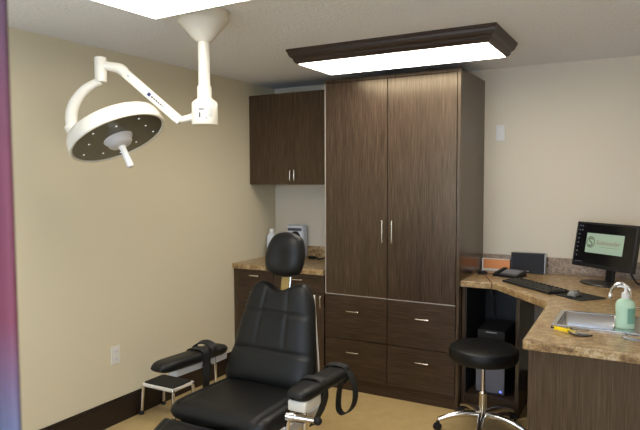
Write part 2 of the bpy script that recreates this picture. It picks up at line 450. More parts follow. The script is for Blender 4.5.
MB().lathe([(0, -.1515), (.026, -.1515), (.028, -.149), (.02, -.147), (0, -.148)], 24, Matrix.Translation((cx, cy, 0))).obj('drain', 'chrome', t, True)

# faucet
t = thing('faucet', 'chrome gooseneck faucet curving over the sink', 'faucet', (-.098, 3.33, DZ+.005)); O = Vector(t.location)
MB().lathe([(.024, 0), (.024, .008), (.016, .016), (.014, .04), (.012, .045), (0, .045)], 24).obj('base', 'chrome', t, True)
MB().tube([L(-.098, 3.33, .945), L(-.098, 3.33, 1.030), L(-.104, 3.331, 1.058), L(-.130, 3.334, 1.080), L(-.158, 3.337, 1.074), L(-.182, 3.340, 1.045), L(-.187, 3.34, 1.022)], .0090, 14, 6).obj('spout', 'chrome', t, 'all')
MB().lathe([(.0115, 0), (.0125, .004), (.0125, .022), (.0105, .026), (0, .026)], 18, Matrix.Translation(L(-.187, 3.34, 1.000))).obj('aerator', 'chrome', t, True)
MB().tube([L(-.090, 3.33, .955), L(-.07, 3.335, .962), L(-.03, 3.35, .975)], [.006, .006, .004], 10, 4).obj('lever', 'chrome', t, 'all')

# soap bottle
t = thing('soap_bottle', 'pale green soap bottle with a white pump beside the sink', 'soap bottle', (-.108, 3.075, DZ+.005)); O = Vector(t.location)
tb = bmesh.new(); rings = []
for r, z in ((.0, 0), (.034, 0), (.038, .004), (.039, .045), (.036, .062), (.039, .08), (.039, .105), (.034, .124), (.020, .134), (.016, .136), (.016, .142), (0, .142)):
    rings.append((r, z))
MB().lathe(rings, 36, Matrix.Diagonal((1.08, .80, 1.02, 1))).obj('bottle', 'soap', t, 'all')
m = MB()
tb = bmesh.new(); cols = []
for i in range(9):
    a = math.radians(-75+i*7); x, y = .0395*1.08*math.cos(a), .0395*.80*math.sin(a)
    cols.append((tb.verts.new((x*1.01, y*1.01, .026)), tb.verts.new((x*1.01, y*1.01, .098)), tb.verts.new((x*.97, y*.97, .098)), tb.verts.new((x*.97, y*.97, .026))))
for a, b in zip(cols, cols[1:]):
    for j in range(4): tb.faces.new((a[j], b[j], b[(j+1) % 4], a[(j+1) % 4]))
tb.faces.new(cols[0]); tb.faces.new(cols[-1][::-1]); bmesh.ops.recalc_face_normals(tb, faces=tb.faces[:])
m._take(tb); m.obj('label', 'soap_label', t)
m = MB(); m.lathe([(.0175, .140), (.0175, .162), (.014, .166), (.007, .168), (.0065, .184), (.011, .186), (.012, .194), (.008, .199), (0, .200)], 22)
m.tube([(0, 0, .192), (-.02, -.004, .194), (-.036, -.008, .190)], [.006, .005, .004], 10, 4); m.obj('pump', 'white_plastic', t, True)

# safety glasses, two pairs
def glasses(label, x, y, rz, temple_mat, frame_mat, sc=1.0):
    t = thing('safety_glasses', label, 'glasses', (x, y, DZ), rz, 'glasses lying in front of the sink')
    m = MB(); m.tube([(-.062*sc, .012, .012), (-.045*sc, -.010, .008), (-.02*sc, -.020, .0065), (.01*sc, -.020, .0065), (.045*sc, -.012, .008), (.065*sc, .010, .012)], .0035, 10, 5)
    m.obj('frame', frame_mat, t, 'all')
    for sx in (-1, 1):
        m = MB(); m.ribbon([(sx*.062*sc, .013, .012), (sx*.060*sc, .035, .012), (sx*.050*sc, .062, .011), (sx*.040*sc, .078, .0085)], (0, 0, .013), .004, 4); m.obj('temple', temple_mat, t)
    m = MB(); m.ribbon([(-.058*sc, .008, .016), (-.04*sc, -.012, .016), (0, -.021, .016), (.04*sc, -.012, .016), (.058*sc, .008, .016)], (0, 0, .028), .0022, 6); m.obj('lens', 'clear', t, 'all')
    return t
t = thing('safety_glasses', 'safety glasses with yellow arms and dark frame lying before the sink', 'glasses', (-.305, 2.862, DZ), 0, 'glasses lying in front of the sink'); O = Vector(t.location)
MB().tube([L(-.337, 2.905, .925), L(-.330, 2.878, .920), L(-.312, 2.852, .916), L(-.285, 2.835, .915), L(-.255, 2.835, .915), L(-.226, 2.850, .918)], .0042, 10, 5).obj('frame', 'dark_brown_plastic', t, 'all')
m = MB(); m.ribbon([L(-.392, 2.905, .921), L(-.372, 2.895, .921), L(-.345, 2.882, .921), L(-.322, 2.872, .920)], (0, .004, .017), .005, 5); m.obj('temple', 'yellow', t)
m = MB(); m.ribbon([L(-.335, 2.905, .920), L(-.315, 2.895, .919), L(-.300, 2.884, .918)], (0, .004, .014), .005, 5); m.obj('temple', 'yellow', t)
MB().tube([L(-.392, 2.905, .921), L(-.402, 2.897, .922), L(-.400, 2.885, .930)], .0035, 8, 4).obj('ear_tip', 'dark_brown_plastic', t, 'all')
MB().ribbon([L(-.325, 2.880, .927), L(-.305, 2.855, .927), L(-.275, 2.842, .927), L(-.240, 2.850, .927)], (0, .003, .026), .002, 6).obj('lens', 'clear', t, 'all')
glasses('clear framed safety glasses lying below the green soap bottle', -.055, 2.88, math.radians(20), 'clear', 'ceramic_grey', .8)

# ------------------------------------------------------------------ monitor
mon = thing('computer_monitor', 'black flat computer monitor showing a pale green slide', 'monitor', (-.262, 4.335, DZ), math.radians(-36.8))
cz = 1.166-DZ; tilt = math.radians(10.3)
T = Matrix.Translation((0.018, -.052, cz)) @ Matrix.Rotation(-tilt, 4, 'X')   # faces local -Y, top leans back
MB().box(-.235, .235, -.012, .022, -.150, .150, .004, mat=T).obj('bezel', 'black_plastic', mon)
scr = MB().box(-.217, .217, -.0132, -.0115, -.124, .136, 0, mat=T).obj('screen', 'screen_black', mon)
gx0, gx1, gz0, gz1 = -.140, .148, -.052, .078
MB().box(gx0, gx1, -.0139, -.0131, gz0, gz1, 0, mat=T).obj('slide', 'screen_green', scr)
for ix, iz in [(-.2045, .1225-k*.0285) for k in range(8)]+[(-.1835, .1225), (-.1835, .094)]:
    MB().box(ix-.0045, ix+.0045, -.0139, -.0131, iz-.0045, iz+.0045, 0, mat=T).obj('desktop_icon', 'screen_icon', scr)
MB().box(-.212, -.15, -.0139, -.0131, -.1195, -.1165, 0, mat=T).obj('taskbar', 'screen_icon', scr)
# emblem: ring with an S stroke, and a line of lettering
m = MB()
for k in range(40):
    a0, a1 = 2*PI*k/40, 2*PI*(k+1)/40
    for r0, r1 in ((.0275, .031),):
        pass
tb = bmesh.new(); ecx, ecz = -.103, .018; R0, R1 = .0275, .0330; ring = []
for k in range(40):
    a = 2*PI*k/40
    ring.append([tb.verts.new((ecx+r*math.cos(a), yy, ecz+r*1.15*math.sin(a))) for r, yy in ((R0, -.0144), (R1, -.0144), (R1, -.0138), (R0, -.0138))])
for k in range(40):
    a, b = ring[k], ring[(k+1) % 40]
    for j in range(4): tb.faces.new((a[j], b[j], b[(j+1) % 4], a[(j+1) % 4]))
bmesh.ops.recalc_face_normals(tb, faces=tb.faces[:])
m = MB(); m._take(tb, T)
sp = [(ecx+.015, 0, ecz+.020), (ecx-.006, 0, ecz+.024), (ecx-.012, 0, ecz+.010), (ecx+.004, 0, ecz), (ecx+.013, 0, ecz-.012), (ecx, 0, ecz-.025), (ecx-.016, 0, ecz-.018)]
mm = MB(); mm.ribbon([(x, -.0141, z) for x, _, z in sp], (0, .0006, 0), .0075, 5)
m._take(mm.bm, T)
m.obj('emblem', 'screen_ink', scr)
def lettering(text, size, mat, parent, world, name):
    cu = bpy.data.curves.new(name, 'FONT'); cu.body = text; cu.size = size; cu.extrude = .0003; cu.align_x = 'LEFT'; cu.shear = .25
    tmp = bpy.data.objects.new(name, cu); COL.objects.link(tmp)
    bpy.context.view_layer.update()
    me = bpy.data.meshes.new_from_object(tmp.evaluated_get(bpy.context.evaluated_depsgraph_get()))
    bpy.data.objects.remove(tmp); bpy.data.curves.remove(cu)
    me.transform(world); me.materials.clear(); me.materials.append(M[mat])
    o = bpy.data.objects.new(name, me); COL.objects.link(o); o.parent = parent
    return o
lettering('Solsnuader', .042, 'screen_ink_red', scr, T @ Matrix.Translation((-.062, -.0142, .006)) @ Matrix.Rotation(PI/2, 4, 'X'), 'slide_lettering')
m = MB(); m.box(-.03, .12, -.0144, -.0138, -.010, -.0085, 0, mat=T); m.obj('underline', 'screen_ink', scr)
m = MB()
m.box(-.030, .030, -.004, .020, .004, .19, .006, mat=Matrix.Translation((0, .012, 0)) @ Matrix.Rotation(math.radians(-6), 4, 'X')); m.obj('stand', 'black_plastic', mon)
MB().lathe([(0, 0), (.108, 0), (.112, .004), (.108, .010), (.04, .020), (0, .022)], 40, Matrix.Translation((-.02, -.03, 0)) @ Matrix.Diagonal((1.35, .95, 1, 1))).obj('foot', 'black_plastic', mon, True)
tag(MB().tube([(-.165, 4.44, 1.08), (-.135, 4.46, .99), (-.10, 4.45, .925), (-.06, 4.40, DZ+.006), (.05, 4.47, DZ+.006), (.15, 4.60, DZ+.006)], .0055, 10, 8).obj('monitor_cable', 'matte_black', None, 'all'),
    'black cable hanging behind the right side of the monitor', 'cable')

# keyboard
t = thing('keyboard', 'black computer keyboard along the slanted desk edge', 'keyboard', (-.662, 4.005, DZ), math.radians(-44))
m = MB(); kp = [(-.238, -.082), (.238, -.082), (.243, .05), (.225, .082), (-.225, .082), (-.243, .05)]
m.prism(kp, 0, .016, .004); m.obj('case', 'black_plastic', t)
for r in range(6):
    n = 19 if r > 0 else 12
    m = MB()
    y0 = .046-r*.0205 if r else .058
    if r == 5:
        for a, b in ((-.225, -.195), (-.19, -.165), (-.16, -.03), (-.025, 0), (.005, .045), (.055, .09), (.1, .155), (.16, .225)): m.box(a, b, y0-.008, y0+.008, .015, .021, .002, 1)
    else:
        for i in range(n):
            x = -.218+i*(.436/(n-1)); m.box(x-.0095, x+.0095, y0-.008, y0+.008, .015, .021+.0006*abs(r-2), .002, 1)
    o = m.obj('key_row', 'key', t)
# mouse pad, mouse
o = MB().prism(rrect(-.105, .105, -.10, .10, .012), 0, .004, .001).obj('mouse_pad', 'matte_black'); o.location = (-.373, 3.800, DZ); o.rotation_euler = (0, 0, math.radians(-40))
tag(o, 'thin black mouse pad at the end of the keyboard', 'mouse pad')
t = thing('computer_mouse', 'black and silver computer mouse on its pad', 'mouse', (-.400, 3.790, DZ+.004), math.radians(-20))
def mfn(top):
    def fn(u, v):
        w = .030*(1-.10*v)*math.sqrt(max(0, 1-.5*u*u*0)); x = u*w*math.sqrt(max(0, 1-abs(v)**3*.55)); y = v*.052
        h = .034*rnd(u, 2.6)*rnd(v, 2.4)*(1-.25*v)
        return (Vector((x, y, h+.002)), Vector((x, y, 0)))
    return fn
MB().cushion(mfn(1), 16, 20).obj('shell', 'mouse_grey', t, 'all')
MB().box(-.006, .006, .012, .045, .022, .030, .003, mat=None).obj('wheel', 'matte_black', t)
m = MB(); 
def side(u, v):
    p, _ = mfn(1)(u, v); q = p.copy(); q.x *= 1.03; q.y *= 1.02; q.z *= .55
    return (q, Vector((q.x, q.y, .0005)))
m.cushion(side, 14, 16).obj('base', 'black_plastic', t, 'all')

# phone / card reader, speaker, orange box, small clip, cords
t = thing('desk_phone', 'black wedge shaped desk phone with grey display behind the keyboard', 'phone', (-.898, 4.372, DZ), math.radians(-18))
m = MB()
tb = bmesh.new(); pr_ = [(-.095, -.075, .0), (.095, -.075, 0), (.095, .075, 0), (-.095, .075, 0), (-.092, -.072, .018), (.092, -.072, .018), (.092, .072, .045), (-.092, .072, .045)]
vs = [tb.verts.new(p) for p in pr_]
for f in ((3, 2, 1, 0), (4, 5, 6, 7), (0, 1, 5, 4), (1, 2, 6, 5), (2, 3, 7, 6), (3, 0, 4, 7)): tb.faces.new([vs[i] for i in f])
bmesh.ops.bevel(tb, geom=tb.edges[:], offset=.005, segments=2, affect='EDGES', profile=.5)
m._take(tb); m.obj('body', 'black_plastic', t)
slope = math.atan2(.027, .144); PT = Matrix.Translation((0, 0, .0315)) @ Matrix.Rotation(slope, 4, 'X')
MB().box(-.045, .080, -.040, .055, -.001, .0015, .001, mat=PT).obj('display', 'tower_grey', t)
m = MB(); m.box(-.086, -.058, -.062, .062, -.002, .008, .004, mat=PT); m.obj('handset', 'matte_black', t)

t = thing('speaker', 'black table speaker with slate grille and silver sides against the backsplash', 'speaker', (-.807, 4.585, DZ), math.radians(2))
MB().box(-.121, .121, -.020, .028, 0, .150, .004, mat=Matrix.Rotation(math.radians(-3), 4, 'X')).obj('body', 'black_plastic', t)
MB().box(-.112, .112, -.0215, -.017, .010, .142, .001, mat=Matrix.Rotation(math.radians(-3), 4, 'X')).obj('grille', 'slate', t)
MB().box(.114, .1215, -.0225, .02, .002, .146, .002, mat=Matrix.Rotation(math.radians(-3), 4, 'X')).obj('side_trim', 'silver', t)
MB().box(-.008, .008, -.0225, -.020, .014, .018, 0, mat=Matrix.Rotation(math.radians(-3), 4, 'X')).obj('badge', 'white_plastic', t)

t = thing('card_box', 'flat orange and white box lying along the backsplash beside the speaker', 'box', (-1.044, 4.606, DZ))
MB().box(-.104, .104, -.020, .020, 0, .090, .001).obj('box_body', 'paper', t)
MB().box(-.092, .104, -.0212, -.019, .017, .087, 0).obj('front_panel', 'orange', t)
o = thing('desk_puck', 'small black puck shaped gadget against the wardrobe side on the desk', 'gadget', (-1.098, 4.40, DZ))
MB().lathe([(0, 0), (.030, 0), (.034, .006), (.030, .018), (.015, .024), (0, .025)], 28, Matrix.Diagonal((1.15, .9, 1, 1))).obj('shell', 'matte_black', o, True)
MB().lathe([(0, .0235), (.012, .0235), (.014, .0255), (.010, .028), (0, .0285)], 20).obj('button', 'ceramic_grey', o, True)
tag(MB().tube([(-1.018, 4.408, DZ+.004), (-1.04, 4.40, DZ+.003), (-1.075, 4.375, DZ+.0028), (-1.045, 4.30, DZ+.0028), (-.985, 4.14, DZ+.0028), (-.948, 4.045, DZ+.003), (-.940, 4.020, DZ+.001), (-.941, 4.016, .88), (-.95, 4.05, .855), (-.985, 4.2, .82), (-1.0, 4.40, .72), (-1.01, 4.5, .60)], .0026, 8, 8).obj('phone_cord', 'cord_brown', None, 'all'),
    'thin brown cord running from the desk phone over the desk edge', 'cord')
tag(MB().tube([(-.955, 4.560, DZ+.03), (-.965, 4.54, DZ+.038), (-.985, 4.528, DZ+.030), (-.990, 4.52, DZ+.0045), (-.95, 4.50, DZ+.004), (-.90, 4.52, DZ+.004)], .0035, 8, 6).obj('red_cord', 'cord_orange', None, 'all'),
    'short red cord looping in front of the orange box', 'cord')

# computer tower and box in the open cabinet
t = thing('computer_tower', 'grey computer tower with blue power light inside the open cabinet', 'computer', (-.968, 4.30, .1155)); O = Vector(t.location)
MB().box(-.100, .100, -.17, .25, 0, .36, .004).obj('case', 'cabinet_inside', t)
MB().box(-.098, .098, -.176, -.169, .012, .352, .003).obj('front_panel', 'tower_grey', t)
MB().box(.066, .078, -.1775, -.175, .022, .034, .001).obj('power_light', 'blue_led', t)
m = MB()
for k in range(2): m.box(-.07, .07, -.1775, -.175, .29-k*.05, .325-k*.05, .001)
m.obj('drive_bay', 'grey_metal', t)
t = thing('battery_backup', 'black box with a highlight painted as a pale slot on top of the computer tower', 'battery backup', (-.968, 4.27, .4755))
MB().box(-.095, .095, -.13, .20, .001, .085, .006).obj('case', 'matte_black', t)
MB().box(-.035, .040, -.1325, -.129, .068, .074, .001).obj('stripe', 'ceramic_grey', t)  # pale strip paints the highlight on the box front
tag(MB().tube([(-1.03, 4.57, .86), (-1.035, 4.50, .80), (-1.02, 4.46, .70), (-1.03, 4.49, .62), (-1.01, 4.485, .57)], .004, 8, 6).obj('hanging_cable', 'matte_black', None, 'all'),
    'black cable hanging inside the open cabinet under the desk', 'cable')

# ------------------------------------------------------------------ items on the left worktop
LZ = .9125
t = thing('paper_dispenser', 'white dispenser with a dark slot standing at the left backsplash', 'dispenser', (-2.80, 4.57, LZ))
tb = None
MB().box(-.085, .085, -.035, .055, 0, .290, .018, 4).obj('body', 'blue_white_plastic', t, True)
MB().box(-.074, .070, -.0375, -.033, .238, .265, .003).obj('stripe', 'print', t)
m = MB(); m.lathe([(0, 0), (.050, 0), (.050, .014), (.044, .020), (0, .020)], 30, Matrix.Translation((.005, -.034, .185)) @ Matrix.Rotation(PI/2, 4, 'X')); m.obj('dial', 'matte_black', t, True)
t = thing('plastic_bottle', 'white plastic bottle half hidden behind the left of the headrest', 'bottle', (-2.99, 4.45, LZ))
MB().lathe([(0, 0), (.042, 0), (.046, .006), (.046, .17), (.040, .20), (.022, .215), (.018, .222), (0, .222)], 30).obj('bottle', 'blue_white_plastic', t, True)
MB().lathe([(.021, .218), (.022, .222), (.022, .252), (.019, .257), (0, .258)], 24).obj('cap', 'white_plastic', t, True)
t = thing('cable_adapter', 'small black adapter and cord lying on the left worktop', 'adapter', (-2.615, 4.52, LZ), math.radians(-12))
MB().box(-.035, .030, -.02, .02, 0, .026, .006).obj('body', 'matte_black', t)
MB().tube([(.028, 0, .013), (.06, .005, .012), (.085, -.008, .006), (.12, .012, .016), (.155, .02, .024), (.19, .005, .008), (.22, .01, .005)], .006, 10, 6).obj('cord', 'matte_black', t, 'all')

# ------------------------------------------------------------------ wall plates
t = thing('wall_outlet', 'white power outlet plate low on the left wall', 'outlet', (XL, 2.728, .458))
MB().box(0, .006, -.038, .038, -.062, .062, .003).obj('plate', 'ivory', t)
for dz in (-.024, .024):
    r = MB().box(.005, .008, -.017, .017, dz-.015, dz+.015, .002).obj('socket', 'white_plastic', t)
    m = MB(); m.box(.0075, .0085, -.008, -.006, dz-.004, dz+.007); m.box(.0075, .0085, .006, .008, dz-.004, dz+.007); m.obj('slots', 'print', r)
t = thing('wall_plate', 'blank white switch plate high on the back wall', 'switch', (-1.036, YB, 1.955))
MB().box(-.032, .032, -.006, 0, -.058, .058, .003).obj('plate', 'white_plastic', t)
MB().box(-.015, .015, -.009, -.005, -.03, .03, .002).obj('rocker', 'white_plastic', t)

# ------------------------------------------------------------------ surgical light
PX, PY = -1.985, 2.362
t = thing('surgical_light', 'white ceiling mounted surgical lamp on a jointed arm', 'surgical lamp', (PX, PY, ZC)); O = Vector(t.location)
Z = lambda z: z-ZC
MB().lathe([(0, 0), (.122, 0), (.126, -.004), (.126, -.042), (.121, -.052), (.117, -.056), (.100, -.075), (.055, -.128), (.036, -.146), (0, -.146)], 48).obj('canopy', 'white_metal', t, True)
MB().lathe([(.0285, -.140), (.0285, Z(2.06))], 28).obj('pole', 'white_metal', t, True)
hub = MB().lathe([(0, Z(2.075)), (.034, Z(2.075)), (.036, Z(2.070)), (.036, Z(2.018)), (.040, Z(2.012)), (.060, Z(1.998)), (.064, Z(1.990)), (.066, Z(1.89)), (.063, Z(1.884)), (0, Z(1.884))], 40).obj('hub', 'white_metal', t, True)
def cyl_patch(r, a0, a1, z0, z1, mat, parent, name, n=6):
    tb = bmesh.new(); cols = []
    for i in range(n+1):
        a = math.radians(a0+(a1-a0)*i/n); c, s_ = math.cos(a), math.sin(a)
        cols.append([tb.verts.new((rr*c, rr*s_, zz)) for rr, zz in ((r+.0006, z0), (r+.0006, z1), (r-.002, z1), (r-.002, z0))])
    for a, b in zip(cols, cols[1:]):
        for j in range(4): tb.faces.new((a[j], b[j], b[(j+1) % 4], a[(j+1) % 4]))
    tb.faces.new(cols[0]); tb.faces.new(cols[-1][::-1]); bmesh.ops.recalc_face_normals(tb, faces=tb.faces[:])
    m = MB(); m._take(tb); return m.obj(name, mat, parent)
va = math.degrees(math.atan2(-PY, -PX))      # direction of the room's middle as seen from the pole
cyl_patch(.066, va-27, va-3, Z(1.952), Z(1.959), 'print', hub, 'print_mark'); cyl_patch(.066, va-26, va-19, Z(1.915), Z(1.940), 'print', hub, 'print_mark')
cyl_patch(.066, va-17, va-11, Z(1.915), Z(1.940), 'print_grey', hub, 'print_mark'); cyl_patch(.066, va+12, va+34, Z(1.918), Z(1.962), 'print_grey', hub, 'print_mark')
cyl_patch(.066, va+4, va+9, Z(1.909), Z(1.915), 'print', hub, 'print_mark')
# arm
MB().tube([L(-2.03, 2.333, 1.925), L(-2.06, 2.316, 1.915), L(-2.095, 2.298, 1.908)], [.020, .017, .019], 16, 4).obj('swivel_joint', 'white_metal', t, 'all')
a, b = Vector(L(-2.094, 2.297, 1.906)), Vector(L(-2.338, 2.174, 2.145))
d = (b-a).normalized(); side_ = d.cross(Vector((.489, -.872, 0))).normalized(); nrm = side_.cross(d).normalized()
AM = Matrix((( d.x, nrm.x, side_.x, a.x), (d.y, nrm.y, side_.y, a.y), (d.z, nrm.z, side_.z, a.z), (0, 0, 0, 1)))
ln = (b-a).length
arm = MB().box(-.01, ln, -.020, .020, -.0235, .0235, .009, 3, AM).obj('spring_arm', 'white_metal', t, True)
# which side of the arm faces the room
s1 = -1 if (AM.to_3x3() @ Vector((0, 1, 0))).dot(Vector((.489, -.872, 0))) < 0 else 1
ee = .0206*s1
MB().box(.185, .203, min(ee, ee-.002*s1), max(ee, ee-.002*s1), -.009, .009, 0, mat=AM).obj('maker_emblem', 'blue_print', arm)
m = MB()
for k, (x0, x1, h) in enumerate(((.168, .180, .006), (.153, .165, .005), (.140, .150, .006), (.126, .137, .005), (.112, .123, .005), (.100, .109, .004))): m.box(x0, x1, min(ee, ee-.002*s1), max(ee, ee-.002*s1), -h+.001, h-.002, 0, mat=AM)
m.obj('maker_lettering', 'print', arm)
for bx_ in (ln-.03, .03): MB().rod(AM @ Vector((bx_, .0212, 0)), AM @ Vector((bx_, -.0212, 0)), .0055, 12).obj('bolt', 'steel', arm, True)
MB().tube([L(-2.335, 2.178, 2.142), L(-2.360, 2.165, 2.166), L(-2.395, 2.146, 2.176), L(-2.436, 2.124, 2.184)], [.026, .027, .023, .022], 18, 5).obj('elbow', 'white_metal', t, 'all')
MB().lathe([(0, 0), (.027, 0), (.030, .003), (.030, .118), (.027, .123), (0, .123)], 28, Matrix.Translation(L(-2.447, 2.119, 2.100))).obj('yoke_pivot', 'white_metal', t, True)
# lamp head
n = Vector((.470, .045, -.880)).normalized()
hc = Vector(L(-2.360, 2.140, 1.822))
mj = Vector((.625, .651, .431)); mj = (mj-n*mj.dot(n)).normalized(); mn = n.cross(mj)
HM = Matrix(((mj.x, mn.x, n.x, hc.x), (mj.y, mn.y, n.y, hc.y), (mj.z, mn.z, n.z, hc.z), (0, 0, 0, 1)))   # local +z looks out of the lamp face
R = .244
head = MB().lathe([(0, -.085), (.10, -.083), (.20, -.080), (.229, -.066), (.241, -.040), (R, -.008), (R, .004), (.239, .010), (.231, .009), (.227, .002), (0, .002)], 64, HM).obj('lamp_head', 'white_metal', t, True)
MB().lathe([(0, .003), (.227, .003), (.229, .0045), (.20, .0055), (0, .006)], 64, HM).obj('lens', 'lamp_lens', head, True)
for k in range(10):
    a = 2*PI*k/10+.2; rr = .190 if k % 2 else .150
    MB().lathe([(0, .004), (.0055, .004), (.0045, .0075), (0, .0085)], 10, HM @ Matrix.Translation((rr*math.cos(a), rr*math.sin(a), 0))).obj('led', 'led', head, True)
MB().lathe([(.075, .005), (.072, .012), (.064, .020), (.060, .036), (.052, .044), (.026, .052), (0, .052)], 40, HM).obj('handle_mount', 'grey_metal', head, True)
MB().lathe([(.020, .050), (.017, .058), (.0155, .075), (.0165, .14), (.0185, .160), (.014, .168), (0, .170)], 26, HM).obj('handle', 'white_plastic', head, True)
yb = Vector(L(-2.552, 2.026, 1.856))
MB().tube([L(-2.447, 2.119, 2.105), L(-2.475, 2.100, 2.092), L(-2.520, 2.070, 2.055), L(-2.556, 2.043, 1.990), L(-2.566, 2.030, 1.920), tuple(yb)], [.018, .021, .025, .029, .030, .026], 18, 8).obj('yoke', 'white_metal', t, 'all')
m = MB(); m.rod(yb+(yb-HM @ Vector((-.18, 0, -.05))).normalized()*.028, HM @ Vector((-.18, 0, -.05)), .031, 24); m.obj('yoke_hinge', 'white_metal', t, True)

# ------------------------------------------------------------------ exam chair
cx = -1.82
t = thing('exam_chair', 'black padded procedure chair with headrest and strapped armrests', 'exam chair', (cx, 2.42, 0)); O = Vector(t.location)
def gauss(d, w): return math.exp(-(d/w)**2)
# backrest frame: base line point, up direction and normal
bp, up = Vector(L(cx, 2.665, .470)), Vector((0, .30, 1)).normalized()
nb = Vector((0, -up.z, up.y))                          # towards the sitter
BH = .585
def back_fn(u, v):
    k = (v+1)/2
    hw = .300-.103*k
    sm_ = max(0, (k-.72)/.28)**2
    cr = max(0, (abs(u)-.72)/.28)**2.2                  # rounded shoulders
    hh = BH*k-sm_*(.050*math.exp(-(u/.40)**2)+.060*cr)
    x = u*hw*(1-.05*sm_)
    if k < .12: x *= 1-.05*(1-k/.12)**2
    th = .066*rnd(u, 7)*rnd(v, 12)
    if k < .335: th += .012*math.sin(PI*k/.335)*rnd(u, 4)
    gro = 0
    for vk in (.335, .685): gro += .013*gauss(k-vk, .016)
    if k > .335:
        f = min(1, (k-.335)/.05)
        for uk in (-.36, .36): gro += .006*gauss((u-uk)*hw, .007)*f
    gro *= rnd(u, 6)
    c = bp+Vector((x, 0, 0))+up*hh
    return (c+nb*max(th-gro, 0), c-nb*(.045*rnd(u, 6)*rnd(v, 10)))
MB().cushion(back_fn, 64, 72).obj('backrest', 'vinyl', t, 'all')
MB().box(-.17, .17, -.012, .012, .03, .40, .004, mat=Matrix.Translation(bp-nb*.052) @ Matrix(((1, 0, 0, 0), (0, -nb.y, up.y, 0), (0, -nb.z, up.z, 0), (0, 0, 0, 1)))).obj('back_plate', 'matte_black', t)
MB().tube([L(-1.560, 2.75, .44), L(-1.570, 2.78, .58), L(-1.610, 2.825, .78), L(-1.645, 2.865, .965)], .0045, 10, 5).obj('back_rail', 'white_metal', t, 'all')
# headrest + post
hp = Vector(L(-1.826, 2.855, 1.183))
hup = Vector((.0, .16, 1)).normalized(); hn = Vector((0, -hup.z, hup.y))
def head_fn(u, v):
    hw = .124-.010*v
    x, z = u*hw*math.sqrt(1-.36*v*v), v*.127*math.sqrt(1-.36*u*u)
    x, z = x+.10*z, z-.06*x                             # sits slightly turned on its post
    th = .060*rnd(u, 3.2)*rnd(v, 3.2)-.016*gauss(math.hypot(u+.05, v+.12), .52)
    c = hp+Vector((x, 0, 0))+hup*z
    return (c+hn*max(th, 0), c-hn*.045*rnd(u, 5)*rnd(v, 5))
MB().cushion(head_fn, 36, 40).obj('headrest', 'vinyl', t, 'all')
MB().box(-.025, .025, -.005, .005, -.26, -.06, .002, mat=Matrix.Translation(hp-hn*.022) @ Matrix(((1, 0, 0, 0), (0, -hn.y, hup.y, 0), (0, -hn.z, hup.z, 0), (0, 0, 0, 1)))).obj('headrest_post', 'tan_post', t)
MB().rod(hp-hn*.02+hup*-.26+Vector((.034, 0, 0)), hp-hn*.02+hup*-.06+Vector((.034, 0, 0)), .006, 12).obj('headrest_rod', 'chrome', t, True)
# seat
def seat_fn(u, v):
    hw = .300*(1-.015*(v+1))
    cv, cu_ = max(0, (abs(v)-.72)/.28)**2, max(0, (abs(u)-.80)/.20)**2
    x, y = u*hw*(1-.06*cv), 2.440+v*.250*(1-.05*cu_)
    e = rnd(u, 16)*rnd(v, 12)
    gro = .010*gauss((abs(u)-.80)*hw, .010)*rnd(v, 8)*rnd(u, 8)
    dome = .012*rnd(u, 3)*rnd(v, 3)
    z = .450
    c = Vector(L(cx+x, y, z))
    return (c+Vector((0, 0, max(.046*e+dome-gro, 0))), c-Vector((0, 0, .052*e)))
MB().cushion(seat_fn, 48, 48).obj('seat', 'vinyl', t, 'all')
# leg rest hanging in front of the seat
lp, lup = Vector(L(cx, 2.190, .412)), Vector((0, -.88, -.40)).normalized(); lnn = Vector((0, -lup.z*-1, 0)); lnn = Vector((0, lup.z, -lup.y)).normalized()
if lnn.z < 0: lnn = -lnn
def leg_fn(u, v):
    k = (v+1)/2; hw = .308*(1-.05*k)
    th = .040*rnd(u, 6)*rnd(v, 6)-.010*gauss((abs(u)-.86)*hw, .010)*rnd(v, 8)
    c = lp+Vector((u*hw, 0, 0))+lup*(k*.44)
    return (c+lnn*max(th, 0), c-lnn*.035*rnd(u, 6)*rnd(v, 6))
leg = MB().cushion(leg_fn, 40, 40).obj('legrest', 'vinyl', t, 'all')
MB().tube([lp+Vector((s_*.262, 0, 0))+lup*(.02+.4*q)+lnn*.036 for s_, q in ((-1, .98), (-1, .03), (1, .03), (1, .98))], .0014, 6, 1).obj('stitching', 'stitch', leg)
# seat frame, side rails, base
m = MB(); 
for s_ in (-1, 1):
    MB().box(cx+s_*.314-O.x-.010, cx+s_*.314-O.x+.010, 2.27-O.y, 2.72-O.y, .385, .432, .004).obj('side_rail', 'grey_metal', t)
MB().box(-.25, .25, -.22, .25, .335, .395, .006).obj('seat_frame', 'matte_black', t)
MB().box(-.13, .13, -.12, .16, .05, .336, .01).obj('pedestal', 'grey_metal', t)
MB().prism(rrect(-.24, .24, -.20, .36, .05), 0, .05, .01).obj('base_plate', 'matte_black', t)
